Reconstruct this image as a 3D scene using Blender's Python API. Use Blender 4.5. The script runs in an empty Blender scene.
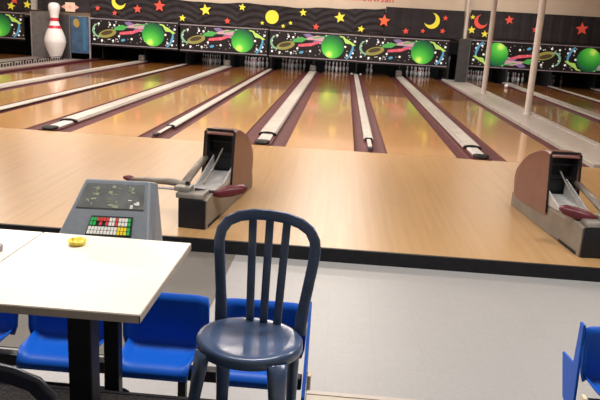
import bpy, bmesh, math, random
from mathutils import Vector, Matrix, Euler
random.seed(7)
SC = bpy.context.scene
COL = SC.collection
PI = math.pi

# ------------------------------------------------------------------ materials
def mat(name, col, rough=.5, metal=0, emit=None, es=1.0, spec=.5, coat=0, trans=0):
    m = bpy.data.materials.new(name); m.use_nodes = True
    b = m.node_tree.nodes['Principled BSDF']
    b.inputs['Base Color'].default_value = (*col, 1)
    b.inputs['Roughness'].default_value = rough
    b.inputs['Metallic'].default_value = metal
    b.inputs['Specular IOR Level'].default_value = spec
    b.inputs['Coat Weight'].default_value = coat
    b.inputs['Transmission Weight'].default_value = trans
    if emit:
        b.inputs['Emission Color'].default_value = (*emit, 1)
        b.inputs['Emission Strength'].default_value = es
    return m

def noisy(name, c1, c2, scale, rough=.5, stretch=(1, 1, 1), detail=3, metal=0, bump=0, spec=.5, lo=.35, hi=.65):
    m = mat(name, c1, rough, metal, spec=spec); nt = m.node_tree; N = nt.nodes; L = nt.links
    b = N['Principled BSDF']
    tc = N.new('ShaderNodeTexCoord'); mp = N.new('ShaderNodeMapping'); mp.inputs['Scale'].default_value = stretch
    no = N.new('ShaderNodeTexNoise'); no.inputs['Scale'].default_value = scale; no.inputs['Detail'].default_value = detail
    cr = N.new('ShaderNodeValToRGB')
    cr.color_ramp.elements[0].position = lo; cr.color_ramp.elements[1].position = hi
    cr.color_ramp.elements[0].color = (*c1, 1); cr.color_ramp.elements[1].color = (*c2, 1)
    L.new(tc.outputs['Object'], mp.inputs[0]); L.new(mp.outputs[0], no.inputs[0])
    L.new(no.outputs[0], cr.inputs[0]); L.new(cr.outputs[0], b.inputs['Base Color'])
    if bump:
        bp = N.new('ShaderNodeBump'); bp.inputs['Strength'].default_value = bump; bp.inputs['Distance'].default_value = .01
        L.new(no.outputs[0], bp.inputs['Height']); L.new(bp.outputs[0], b.inputs['Normal'])
    return m

def boards(name, c1, c2, c3, rough, width=.027, length=1.6, spec=.5, splice=None, coat=0, far=None):
    """narrow wood boards running along Y"""
    m = mat(name, c1, rough, spec=spec, coat=coat); nt = m.node_tree; N = nt.nodes; L = nt.links
    b = N['Principled BSDF']
    b.inputs['Coat Roughness'].default_value = .075
    g = N.new('ShaderNodeNewGeometry'); mp = N.new('ShaderNodeMapping')
    mp.inputs['Rotation'].default_value = (0, 0, PI/2)
    br = N.new('ShaderNodeTexBrick')
    br.inputs['Scale'].default_value = 1; br.inputs['Mortar Size'].default_value = .0006
    br.inputs['Brick Width'].default_value = length; br.inputs['Row Height'].default_value = width
    br.inputs['Color1'].default_value = (*c1, 1); br.inputs['Color2'].default_value = (*c2, 1)
    br.inputs['Mortar'].default_value = (*[v*.55 for v in c1], 1); br.inputs['Bias'].default_value = 0
    L.new(g.outputs['Position'], mp.inputs[0]); L.new(mp.outputs[0], br.inputs['Vector'])
    mp2 = N.new('ShaderNodeMapping'); mp2.inputs['Scale'].default_value = (14, .5, 1)
    no = N.new('ShaderNodeTexNoise'); no.inputs['Scale'].default_value = 1.6; no.inputs['Detail'].default_value = 5
    L.new(g.outputs['Position'], mp2.inputs[0]); L.new(mp2.outputs[0], no.inputs[0])
    mx = N.new('ShaderNodeMix'); mx.data_type = 'RGBA'
    L.new(no.outputs[0], mx.inputs[0]); L.new(br.outputs[0], mx.inputs[6]); mx.inputs[7].default_value = (*c3, 1)
    out = mx.outputs[2]
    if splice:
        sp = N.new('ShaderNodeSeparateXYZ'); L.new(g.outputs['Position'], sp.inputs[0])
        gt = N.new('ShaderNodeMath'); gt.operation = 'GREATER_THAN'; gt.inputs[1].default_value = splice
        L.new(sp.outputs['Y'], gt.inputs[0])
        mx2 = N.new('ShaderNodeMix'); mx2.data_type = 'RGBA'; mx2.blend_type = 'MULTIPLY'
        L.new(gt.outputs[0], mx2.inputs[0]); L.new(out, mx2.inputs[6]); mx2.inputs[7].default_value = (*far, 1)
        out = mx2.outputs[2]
    L.new(out, b.inputs['Base Color'])
    return m

def tiles(name, c1, c2, mortar, size, rough):
    m = mat(name, c1, rough); nt = m.node_tree; N = nt.nodes; L = nt.links; b = N['Principled BSDF']
    g = N.new('ShaderNodeNewGeometry')
    br = N.new('ShaderNodeTexBrick'); br.offset = 0
    br.inputs['Scale'].default_value = 1; br.inputs['Mortar Size'].default_value = .002
    br.inputs['Brick Width'].default_value = size; br.inputs['Row Height'].default_value = size
    br.inputs['Color1'].default_value = (*c1, 1); br.inputs['Color2'].default_value = (*c2, 1); br.inputs['Mortar'].default_value = (*mortar, 1)
    no = N.new('ShaderNodeTexNoise'); no.inputs['Scale'].default_value = 45; no.inputs['Detail'].default_value = 4
    cr = N.new('ShaderNodeValToRGB'); cr.color_ramp.elements[0].position = .35; cr.color_ramp.elements[1].position = .65
    cr.color_ramp.elements[0].color = (.94, .94, .94, 1); cr.color_ramp.elements[1].color = (1, 1, 1, 1)
    mx = N.new('ShaderNodeMix'); mx.data_type = 'RGBA'; mx.blend_type = 'MULTIPLY'; mx.inputs[0].default_value = 1
    L.new(g.outputs['Position'], br.inputs['Vector']); L.new(g.outputs['Position'], no.inputs[0]); L.new(no.outputs[0], cr.inputs[0])
    L.new(br.outputs[0], mx.inputs[6]); L.new(cr.outputs[0], mx.inputs[7]); L.new(mx.outputs[2], b.inputs['Base Color'])
    return m

M = {}
M['approach'] = boards('approach maple', (.42, .25, .105), (.33, .188, .073), (.46, .285, .13), .30, width=.045, spec=.5)
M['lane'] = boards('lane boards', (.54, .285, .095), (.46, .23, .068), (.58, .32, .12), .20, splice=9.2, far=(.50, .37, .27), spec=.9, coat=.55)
M['gutter'] = noisy('maroon gutter', (.072, .017, .020), (.095, .022, .026), 5, .6, spec=.2)
M['cap'] = noisy('white cap', (.40, .375, .345), (.50, .47, .43), 6, .4)
M['capgrey'] = noisy('grey metal cap', (.30, .30, .32), (.45, .44, .44), 8, .35, metal=.3)
M['blackrub'] = noisy('black rubber', (.005, .005, .007), (.009, .009, .011), 20, .6, spec=.3)
M['tile'] = tiles('grey vinyl tile', (.315, .312, .308), (.308, .306, .302), (.29, .287, .284), .305, .42)
M['carpet'] = noisy('dark speckled carpet', (.006, .006, .008), (.06, .045, .035), 90, .95, detail=4, bump=.5, lo=.45, hi=.8)
M['beige'] = noisy('beige vinyl', (.46, .41, .33), (.50, .45, .37), 25, .5)
M['nosing'] = noisy('aluminium nosing', (.35, .35, .33), (.45, .45, .43), 30, .4, metal=.6)
M['wall'] = noisy('warm beige wall paint', (.72, .60, .48), (.76, .64, .52), 2, .8)
M['ceil'] = noisy('ceiling tile', (.55, .52, .47), (.6, .57, .52), 20, .9)
M['dark'] = noisy('dark pit', (.010, .009, .010), (.016, .014, .015), 4, .7)
M['maskframe'] = noisy('mask frame strip', (.30, .27, .33), (.40, .36, .42), 5, .4, metal=.3)
M['pillar'] = noisy('dark grey laminate', (.040, .040, .046), (.055, .055, .06), 6, .5)
M['greypanel'] = noisy('grey panel', (.13, .125, .13), (.17, .165, .165), 5, .5)
M['post'] = noisy('off white post paint', (.62, .56, .52), (.70, .64, .60), 4, .45)
M['pinwhite'] = mat('glossy white pin plastic', (.82, .80, .80), .22)
M['pinred'] = mat('pin red stripe', (.55, .03, .06), .3)
M['curtain'] = noisy('black curtain cloth', (.011, .009, .012), (.022, .018, .024), 1.2, .75, stretch=(1, 1, 3))
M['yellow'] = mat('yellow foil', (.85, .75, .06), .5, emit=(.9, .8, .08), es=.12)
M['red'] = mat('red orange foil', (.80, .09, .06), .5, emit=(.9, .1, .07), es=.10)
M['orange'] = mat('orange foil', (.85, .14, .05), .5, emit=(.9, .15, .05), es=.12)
M['pink'] = mat('pink card', (.85, .42, .36), .6)
M['peach'] = mat('peach card', (.85, .62, .50), .6)
M['tabletop'] = noisy('cream laminate', (.80, .735, .64), (.83, .765, .67), 3, .35)
M['tableedge'] = noisy('table edge strip', (.42, .36, .31), (.47, .41, .36), 10, .4)
M['blackmetal'] = noisy('black painted steel', (.006, .006, .009), (.010, .010, .013), 10, .45, spec=.35)
M['console'] = noisy('blue grey console plastic', (.165, .19, .22), (.185, .21, .24), 30, .4)
M['display'] = noisy('dark smoked display', (.11, .12, .12), (.17, .18, .18), 14, .22)
M['blue'] = mat('bright blue seat plastic', (.004, .085, .47), .42, spec=.25)
M['navy'] = noisy('navy monobloc plastic', (.045, .078, .16), (.075, .112, .20), 7, .2)
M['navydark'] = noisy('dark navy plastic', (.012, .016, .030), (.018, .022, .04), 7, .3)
M['cream'] = noisy('cream end cap', (.6, .5, .34), (.7, .6, .42), 12, .5)
M['hood'] = noisy('brown maroon hood', (.15, .052, .037), (.185, .068, .048), 5, .32)
M['hoodin'] = mat('black hood lining', (.010, .010, .011), .5)
M['retgrey'] = noisy('ball return grey', (.17, .15, .125), (.24, .21, .175), 4, .45)
M['retmetal'] = noisy('worn grey metal', (.22, .21, .19), (.34, .32, .29), 9, .35, metal=.4)
M['retbrown'] = noisy('brown grey steel', (.16, .135, .11), (.22, .19, .155), 7, .4)
M['retwhite'] = noisy('pale grey plate', (.42, .41, .40), (.52, .51, .5), 9, .4)
M['rubred'] = noisy('maroon cushion', (.085, .008, .016), (.11, .011, .02), 8, .4)
M['ash'] = mat('yellow plastic ashtray', (.92, .72, .10), .35)
M['green'] = mat('green key', (.02, .45, .10), .4)
M['keyred'] = mat('red key', (.65, .06, .05), .4)
M['keywhite'] = mat('white key', (.8, .8, .76), .4)
M['keyyellow'] = mat('yellow key', (.85, .65, .03), .4)
M['olivemark'] = mat('olive display mark', (.30, .34, .22), .4)
M['poster'] = noisy('blue banner', (.03, .07, .14), (.05, .12, .22), 3, .6)
M['signred'] = mat('red sign letters', (.75, .05, .04), .5)

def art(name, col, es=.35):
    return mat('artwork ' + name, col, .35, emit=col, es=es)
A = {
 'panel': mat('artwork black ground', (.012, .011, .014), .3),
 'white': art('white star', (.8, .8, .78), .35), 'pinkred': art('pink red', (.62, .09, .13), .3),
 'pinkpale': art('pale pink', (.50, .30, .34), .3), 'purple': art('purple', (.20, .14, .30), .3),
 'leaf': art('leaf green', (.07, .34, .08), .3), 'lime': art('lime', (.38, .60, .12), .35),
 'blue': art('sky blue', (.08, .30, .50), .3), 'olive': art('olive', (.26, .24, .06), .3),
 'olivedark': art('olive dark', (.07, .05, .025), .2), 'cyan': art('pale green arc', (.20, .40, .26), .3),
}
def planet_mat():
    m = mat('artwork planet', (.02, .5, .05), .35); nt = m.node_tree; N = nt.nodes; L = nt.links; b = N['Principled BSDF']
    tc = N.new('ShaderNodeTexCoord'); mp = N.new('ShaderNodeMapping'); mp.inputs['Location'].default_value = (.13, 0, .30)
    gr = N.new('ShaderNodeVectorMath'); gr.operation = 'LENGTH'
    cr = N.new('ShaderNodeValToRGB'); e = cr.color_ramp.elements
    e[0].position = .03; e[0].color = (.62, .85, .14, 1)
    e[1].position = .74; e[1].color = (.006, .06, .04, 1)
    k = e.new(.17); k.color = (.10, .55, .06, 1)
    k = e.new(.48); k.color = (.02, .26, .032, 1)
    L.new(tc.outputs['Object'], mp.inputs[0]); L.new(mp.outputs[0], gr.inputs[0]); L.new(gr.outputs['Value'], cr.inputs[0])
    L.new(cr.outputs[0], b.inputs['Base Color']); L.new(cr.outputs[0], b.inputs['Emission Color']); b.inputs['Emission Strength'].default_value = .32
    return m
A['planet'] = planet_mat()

# ------------------------------------------------------------------ helpers
def link(name, me, m, parent=None, loc=(0, 0, 0), rot=(0, 0, 0), smooth=False):
    o = bpy.data.objects.new(name, me); COL.objects.link(o)
    if isinstance(m, (list, tuple)):
        for x in m: me.materials.append(x)
    elif m: me.materials.append(m)
    o.location = loc; o.rotation_euler = rot
    if parent: o.parent = parent
    if smooth:
        for p in me.polygons: p.use_smooth = True
    return o
def obj(name, bm, m, parent=None, loc=(0, 0, 0), rot=(0, 0, 0), smooth=False):
    me = bpy.data.meshes.new(name)
    bmesh.ops.recalc_face_normals(bm, faces=bm.faces)
    bm.to_mesh(me); bm.free()
    return link(name, me, m, parent, loc, rot, smooth)
def tag(o, label, cat, group=None, kind=None):
    o['label'] = label; o['category'] = cat
    if group: o['group'] = group
    if kind: o['kind'] = kind
    return o
def thing(name, label, cat, loc=(0, 0, 0), rz=0, group=None):
    o = bpy.data.objects.new(name, None); o.empty_display_size = .1; COL.objects.link(o)
    o.location = loc; o.rotation_euler = (0, 0, rz)
    return tag(o, label, cat, group)
def struct(o):
    o['kind'] = 'structure'; return o
def dup(root, loc, rz=None, label=None, group=None):
    r = root.copy(); COL.objects.link(r); r.location = loc
    if rz is not None: r.rotation_euler = (0, 0, rz)
    if label: r['label'] = label
    if group: r['group'] = group
    for ch in list(root.children):
        c = ch.copy(); COL.objects.link(c); c.parent = r
        for g in list(ch.children):
            d = g.copy(); COL.objects.link(d); d.parent = c
    return r
def box(bm, x0, x1, y0, y1, z0, z1, bev=0, seg=2):
    b2 = bmesh.new()
    bmesh.ops.create_cube(b2, size=1)
    for v in b2.verts:
        v.co = Vector(((x0+x1)/2 + v.co.x*(x1-x0), (y0+y1)/2 + v.co.y*(y1-y0), (z0+z1)/2 + v.co.z*(z1-z0)))
    if bev: bmesh.ops.bevel(b2, geom=list(b2.edges), offset=bev, segments=seg, affect='EDGES', profile=.5)
    me = bpy.data.meshes.new('t'); b2.to_mesh(me); b2.free(); bm.from_mesh(me); bpy.data.meshes.remove(me)
    return bm
def B(*a, **k):
    return box(bmesh.new(), *a, **k)
def prism(bm, pts, axis, a, b, bev=0):
    """extrude a closed 2D polygon along axis 'X','Y' or 'Z' from a to b"""
    b2 = bmesh.new()
    def P(u, v, w):
        return {'X': (w, u, v), 'Y': (u, w, v), 'Z': (u, v, w)}[axis]
    lo = [b2.verts.new(P(u, v, a)) for u, v in pts]; hi = [b2.verts.new(P(u, v, b)) for u, v in pts]
    b2.faces.new(lo); b2.faces.new(hi[::-1])
    n = len(pts)
    for i in range(n): b2.faces.new((lo[i], hi[i], hi[(i+1) % n], lo[(i+1) % n]))
    bmesh.ops.recalc_face_normals(b2, faces=b2.faces)
    if bev: bmesh.ops.bevel(b2, geom=list(b2.edges), offset=bev, segments=2, affect='EDGES', profile=.5)
    me = bpy.data.meshes.new('t'); b2.to_mesh(me); b2.free(); bm.from_mesh(me); bpy.data.meshes.remove(me)
    return bm
def lathe(bm, prof, n=24, c=(0, 0), mi=None):
    """prof: (radius, z) list; mi optional material index per segment"""
    rings = []
    for r, z in prof:
        if r < 1e-5: rings.append([bm.verts.new((c[0], c[1], z))])
        else: rings.append([bm.verts.new((c[0]+r*math.cos(2*PI*i/n), c[1]+r*math.sin(2*PI*i/n), z)) for i in range(n)])
    for k in range(len(rings)-1):
        a, b = rings[k], rings[k+1]
        for i in range(n):
            j = (i+1) % n
            if len(a) == 1 and len(b) == 1: continue
            if len(a) == 1: f = bm.faces.new((a[0], b[i], b[j]))
            elif len(b) == 1: f = bm.faces.new((a[i], a[j], b[0]))
            else: f = bm.faces.new((a[i], a[j], b[j], b[i]))
            if mi: f.material_index = mi[k]
    return bm
def sweep(bm, path, wid, thk, up=None, closed=False, n=8):
    """sweep a rounded-rectangle-ish (superellipse) section along a 3D path. wid/thk constants or lists.
       up: list/func giving the direction of thickness"""
    P = [Vector(p) for p in path]; N = len(P); rings = []
    for i, p in enumerate(P):
        t = (P[min(i+1, N-1)] - P[max(i-1, 0)]).normalized()
        u = Vector(up[i] if isinstance(up, list) else (up or (0, 0, 1)))
        s = t.cross(u)
        if s.length < 1e-4: s = t.cross(Vector((1, 0, 0)))
        s.normalize(); u = s.cross(t).normalized()
        w = wid[i] if isinstance(wid, (list, tuple)) else wid
        h = thk[i] if isinstance(thk, (list, tuple)) else thk
        ring = []
        for k in range(n):
            a = 2*PI*k/n + PI/n
            ca, sa = math.cos(a), math.sin(a)
            e = .6
            ring.append(bm.verts.new(p + s*(w/2*math.copysign(abs(ca)**e, ca)) + u*(h/2*math.copysign(abs(sa)**e, sa))))
        rings.append(ring)
    for i in range(N-1):
        for k in range(n):
            j = (k+1) % n
            bm.faces.new((rings[i][k], rings[i][j], rings[i+1][j], rings[i+1][k]))
    bm.faces.new(rings[0][::-1]); bm.faces.new(rings[-1])
    return bm
def bez(p0, p1, p2, p3, n=10):
    out = []
    for i in range(n+1):
        t = i/n
        out.append(tuple((1-t)**3*a + 3*(1-t)**2*t*b + 3*(1-t)*t*t*c + t**3*d for a, b, c, d in zip(p0, p1, p2, p3)))
    return out

# ------------------------------------------------------------------ layout numbers (metres)
S = 1.7216           # lane spacing
LW = 1.078          # lane width
MASKY = 16.4
FLOOR = -.12
PLAT = .24
LEND = 19.4
AP = -4.85           # front edge of approach

# ------------------------------------------------------------------ setting
struct(obj('floor', B(-16, 14, -7.6, AP, FLOOR-.1, FLOOR), M['tile']))
struct(obj('floor', B(-16, 14, AP+.02, 0.0, -.10, 0), M['approach']))            # raised maple approach
struct(obj('trim_1', B(-16, 14, AP-.012, AP+.02, FLOOR, -.0), M['blackrub']))
struct(obj('floor', B(-16, 14, 0.0, 20.2, -.30, -.13), M['dark']))
bm = B(-16, 1.14, -14, -7.845, FLOOR-.1, PLAT); struct(obj('floor', bm, M['carpet']))
bm = B(1.14, 14, -14, -7.71, FLOOR-.1, PLAT); struct(obj('floor', bm, M['beige']))
struct(obj('trim_2', B(1.14, 14, -7.71, -7.68, PLAT-.03, PLAT+.004), M['tableedge']))
struct(obj('trim_3', B(-16, 1.14, -7.845, -7.825, PLAT-.04, PLAT+.003), M['blackrub']))
struct(obj('floor', B(-16, 14, -7.825, -7.6, FLOOR-.1, FLOOR), M['tile']))
CEIL = 4.4
struct(obj('ceiling', B(-16, 14, -14, 20.3, CEIL, CEIL+.1), M['ceil']))
struct(obj('wall_left', B(-16.1, -16, -14, 20.3, -.3, CEIL), M['wall']))
struct(obj('wall_right', B(14, 14.1, -14, 20.3, -.3, CEIL), M['wall']))
struct(obj('wall_back', B(-16, 14, 20.2, 20.3, -.3, CEIL), M['dark']))
# beige wall above the masking units
struct(obj('wall_front', B(-16, 14, 16.62, 16.72, 1.56, CEIL), M['wall']))

tag(obj('floor_patch', B(-2.6, .37, -6.85, -4.88, FLOOR, FLOOR+.006), noisy('grey brown patch', (.115, .105, .094), (.135, .124, .11), 3, .75)), 'grey brown patch on the tile floor between the cream table and the approach', 'mat')  # thin sheet of a darker colour over part of the tile floor
# ------------------------------------------------------------------ lanes
ORD = ['leftmost', 'second', 'third', 'fourth', 'fifth', 'sixth', 'seventh', 'eighth']
def gutter_bm(x0, x1):
    pts = [(x0, -.006)]
    for i in range(9):
        a = PI*i/8
        pts.append(((x0+x1)/2 - (x1-x0)/2*.97*math.cos(a), -.006 - .035*math.sin(a)))
    pts += [(x1, -.006), (x1, -.12), (x0, -.12)]
    return prism(bmesh.new(), pts, 'Y', .005, 17.9)
def make_lane(label, x):
    t = thing('bowling_lane', label, 'bowling lane', (x, 0, 0), 0, 'polished wooden bowling lanes')
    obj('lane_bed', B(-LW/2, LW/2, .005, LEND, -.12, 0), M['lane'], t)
    # gutters
    for s in (-1, 1):
        a, b = sorted((s*(LW/2+.001), s*(LW/2+.233)))
        g = obj('gutter', gutter_bm(a, b), M['gutter'], t)
    return t
lanes_x = [(i-5)*S + (.923 if (i-5) % 2 == 0 else .798) for i in range(8)]
for i, x in enumerate(lanes_x):
    if i == 0:
        L0 = make_lane('leftmost of the orange wooden bowling lanes, beside the giant pin', x)
    else:
        extra = ['', ', second from the left', ', third from the left', ', fourth from the left',
                 ', fifth from the left', ', sixth from the left',
                 ', seventh from the left', ', eighth, along the walkway with white posts'][i]
        dup(L0, (x, 0, 0), None, 'glossy orange wooden bowling lane' + extra)
RB = 6.03+.05          # right bank left edge
rc = 7.66
rlanes = [rc-.923, rc+.923, rc+S+.798, rc+2*S+.923]
for j, x in enumerate(rlanes):
    dup(L0, (x, 0, 0), None, 'dim bowling lane beyond the white posts, ' + ['nearest to the posts', 'second beyond the posts', 'third beyond the posts', 'farthest right'][j])

# dividers
def wide_divider(label, x, y0=.95):
    t = thing('wide_lane_divider', label, 'lane divider', (x, 0, 0), 0, 'wide white lane dividers')
    obj('divider_base', B(-.148, .148, .01, 17.3, -.12, .012), M['gutter'], t)
    pts = [(-.145, .012), (-.145, .035), (-.125, .062), (.125, .062), (.145, .035), (.145, .012)]
    obj('cover', prism(bmesh.new(), pts, 'Y', y0, 17.3), M['cap'], t)
    b = B(.118, .132, y0, 17.3, .0625, .0645); box(b, -.132, -.118, y0, 17.3, .0625, .0645)
    obj('cover_seam', b, M['capgrey'], t)
    bm = bmesh.new()
    arch = [(-.148, 0.012)] + [(-.148*math.cos(PI*k/8)*1.02, .03+.047*math.sin(PI*k/8)) for k in range(9)] + [(.148, .012)]
    obj('cover_end', prism(bm, arch, 'Y', y0-.07, y0-.005), M['blackrub'], t)
    pts = [(-.1, .012), (-.1, .03), (-.07, .045), (.07, .045), (.1, .03), (.1, .012)]
    obj('front_cap', prism(bmesh.new(), pts, 'Y', .22, y0-.075), M['retwhite'], t)
    nose = bmesh.new()
    sweep(nose, [(0, .02, .02), (0, .08, .034), (0, .16, .042), (0, .22, .036)], [.16, .24, .25, .23], [.016, .035, .05, .045])
    obj('nose', nose, M['blackrub'], t, smooth=True)
    return t
def narrow_divider(label, x, y0=1.15):
    t = thing('narrow_lane_divider', label, 'lane divider', (x, 0, 0), 0, 'narrow white lane dividers')
    obj('divider_base', B(-.024, .024, .01, 17.3, -.12, .02), M['gutter'], t)
    pts = [(-.082, .006), (-.082, .024), (-.06, .037), (.06, .037), (.082, .024), (.082, .006)]
    obj('cover', prism(bmesh.new(), pts, 'Y', y0, 17.3), M['cap'], t)
    obj('cover_seam', B(-.006, .006, y0, 17.3, .036, .0375), M['capgrey'], t)
    b = B(-.062, .062, y0-.05, y0-.005, .0205, .052, bev=.01)
    obj('cover_end', b, M['blackrub'], t)
    obj('front_strip', B(-.034, .034, .28, y0-.055, .0205, .034, bev=.004), M['cap'], t)
    nose = bmesh.new(); sweep(nose, [(0, .06, .026), (0, .14, .036), (0, .27, .034)], [.05, .09, .08], [.012, .03, .03])
    obj('nose', nose, M['blackrub'], t, smooth=True)
    return t
W0 = wide_divider('wide white lane divider starting behind the left ball return', 0)
dup(W0, (-2*S, 0, 0), None, 'wide white lane divider with open black nose at left, left of the left ball return')
dup(W0, (-4*S, 0, 0), None, 'wide pale lane divider cut off by the left edge, nearest the giant pin')
dup(W0, (2*S, 0, 0), None, 'wide white lane divider starting just left of the right ball return')
N0 = narrow_divider('narrow white lane divider running straight up the picture middle', S)
dup(N0, (-S, 0, 0), None, 'narrow white lane divider ending left of the left ball return hood')
dup(N0, (-3*S, 0, 0), None, 'narrow pale lane divider cut off by the left edge, second from the giant pin')
dup(W0, (rc, 0, 0), None, 'pale lane divider right of the posts, the nearer of the two beyond the walkway')
dup(N0, (rc+S, 0, 0), None, 'bluish lane divider right of the posts, the farther one beyond the walkway')
dup(W0, (rc+2*S, 0, 0), None, 'lane divider farthest right beyond the posts')

# walkway strips between the banks
struct(obj('trim_4', B(5.125, 5.30, .0, 17.3, -.12, .05, bev=.006), M['cap']))
struct(obj('trim_5', B(5.305, 5.86, .0, 17.3, -.12, .035), noisy('walkway vinyl', (.42, .38, .34), (.50, .46, .42), 5, .35)))
struct(obj('trim_6', B(5.865, 6.03, .0, 17.3, -.12, .05, bev=.006), M['cap']))
struct(obj('trim_7', B(-8.84, -8.615, .005, 17.3, -.12, .05, bev=.006), M['gutter']))
walk = noisy('aisle vinyl', (.30, .25, .24), (.36, .30, .28), 3, .35)
struct(obj('trim_8', B(-11.2, -8.845, .005, 16.5, -.12, .0), walk))
struct(obj('trim_9', B(-16, -11.205, .005, 17.0, -.12, .0), M['lane']))
# low dark openwork edging on the left walkway
t = thing('low_edging', 'low black openwork edging along the walkway in front of the giant pin', 'edging', (-9.6, 0, .0))
obj('rail', B(-.012, .012, 9.0, 15.6, .13, .15), M['blackmetal'], t)
bm = bmesh.new(); y = 9.0
while y < 15.6:
    box(bm, -.01, .01, y, y+.09, 0, .13*random.uniform(.6, 1)); y += .2
o = obj('upright', bm, M['blackmetal'], t); o['kind'] = 'stuff'

# ------------------------------------------------------------------ posts
t = thing('support_post', 'white support post standing farthest right, the nearest of the three posts', 'post', (5.78, 6.55, .035), 0, 'white support posts')
obj('shaft', lathe(bmesh.new(), [(.0, 0), (.078, 0), (.078, CEIL-.035), (0, CEIL-.035)], 28), M['post'], t, smooth=False)
obj('floor_collar', lathe(bmesh.new(), [(.078, 0), (.10, 0), (.10, .02), (.082, .035), (.078, .035)], 28), M['post'], t)
dup(t, (5.70, 11.65, .035), None, 'white support post in the middle of the three posts')
dup(t, (5.72, 16.53, .035), None, 'white support post rising behind the dark grey mask pillar, leftmost of the three posts')
# far left white post stub
struct(obj('trim_13', B(-11.07, -10.87, 16.30, 16.5, 1.80, CEIL), M['cap']))

# ------------------------------------------------------------------ kickbacks, pillars, pit
def kick(label, x, w=.040):
    t = thing('kickback_panel', label, 'kickback panel', (x, 0, 0), 0, 'dark kickback panels between pin decks')
    obj('side_panel', B(-w/2, w/2, 17.32, 19.9, -.12, .95), M['dark'], t)
    obj('front_cap', B(-w/2-.004, w/2+.004, 17.301, 17.319, -.1, .95), M['dark'], t)
    return t
K = None
for i in range(-5, 4):
    if i == 3: x = 5.36; 
    else: x = i*S
    lab = 'black kickback panel between pin decks, ' + ['leftmost of the main bank', 'second from left', 'third from left', 'fourth from left', 'fifth from left', 'behind the wide divider of the left ball return', 'behind the middle narrow divider', 'behind the wide divider by the right ball return', 'beside the dark grey mask pillar'][i+5]
    if K is None: K = kick(lab, x)
    else: dup(K, (x, 0, 0), None, lab)
for j in range(4):
    dup(K, (rc + (j-1)*S, 0, 0), None, 'black kickback panel beyond the white posts, ' + ['nearest the walkway', 'second from the walkway', 'third from the walkway', 'farthest right'][j])
# grey boxes capping the wide dividers' far ends
gb = thing('divider_end_box', 'small grey box ending the wide divider of the left ball return', 'box', (0, 17.0, .065), 0, 'grey boxes at the divider ends')
obj('housing', B(-.12, .12, -.12, .12, 0, .2, bev=.03), M['retmetal'], gb)
obj('lid', B(-.10, .10, -.1, .1, .2, .215), M['capgrey'], gb)
dup(gb, (-4*S, 17.0, .065), None, 'small grey box ending the wide divider nearest the giant pin')
dup(gb, (2*S-.05, 17.0, .065), None, 'small grey box ending the wide divider by the right ball return')
dup(gb, (-2*S, 17.0, .065), None, 'small grey box ending the wide divider left of the left ball return')

t = thing('mask_pillar', 'dark grey pillar between the two mask rows, behind the posts', 'pillar', (5.74, 16.3, .036))
obj('body', B(-.24, .17, -.06, .14, 0, 1.62, bev=.008), M['pillar'], t)
obj('side_trim', B(.17, .20, -.05, .12, 0, 1.62), M['greypanel'], t)

# ------------------------------------------------------------------ masking units with space artwork
def ellipse(cx, cz, rx, rz, rot=0, n=24):
    c, s = math.cos(rot), math.sin(rot)
    return [(cx + rx*math.cos(2*PI*k/n)*c - rz*math.sin(2*PI*k/n)*s, cz + rx*math.cos(2*PI*k/n)*s + rz*math.sin(2*PI*k/n)*c) for k in range(n)]
def arc(cx, cz, r, a0, a1, w, n=12):
    o = [(cx+(r+w/2)*math.cos(a0+(a1-a0)*k/n), cz+(r+w/2)*math.sin(a0+(a1-a0)*k/n)) for k in range(n+1)]
    return o + [(cx+(r-w/2*(1-abs(2*k/n-1)))*math.cos(a0+(a1-a0)*k/n), cz+(r-w/2*(1-abs(2*k/n-1)))*math.sin(a0+(a1-a0)*k/n)) for k in range(n, -1, -1)]
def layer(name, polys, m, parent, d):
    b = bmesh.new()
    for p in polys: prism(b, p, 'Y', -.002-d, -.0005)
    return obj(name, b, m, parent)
MW, MH = 3.42, .93
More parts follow.
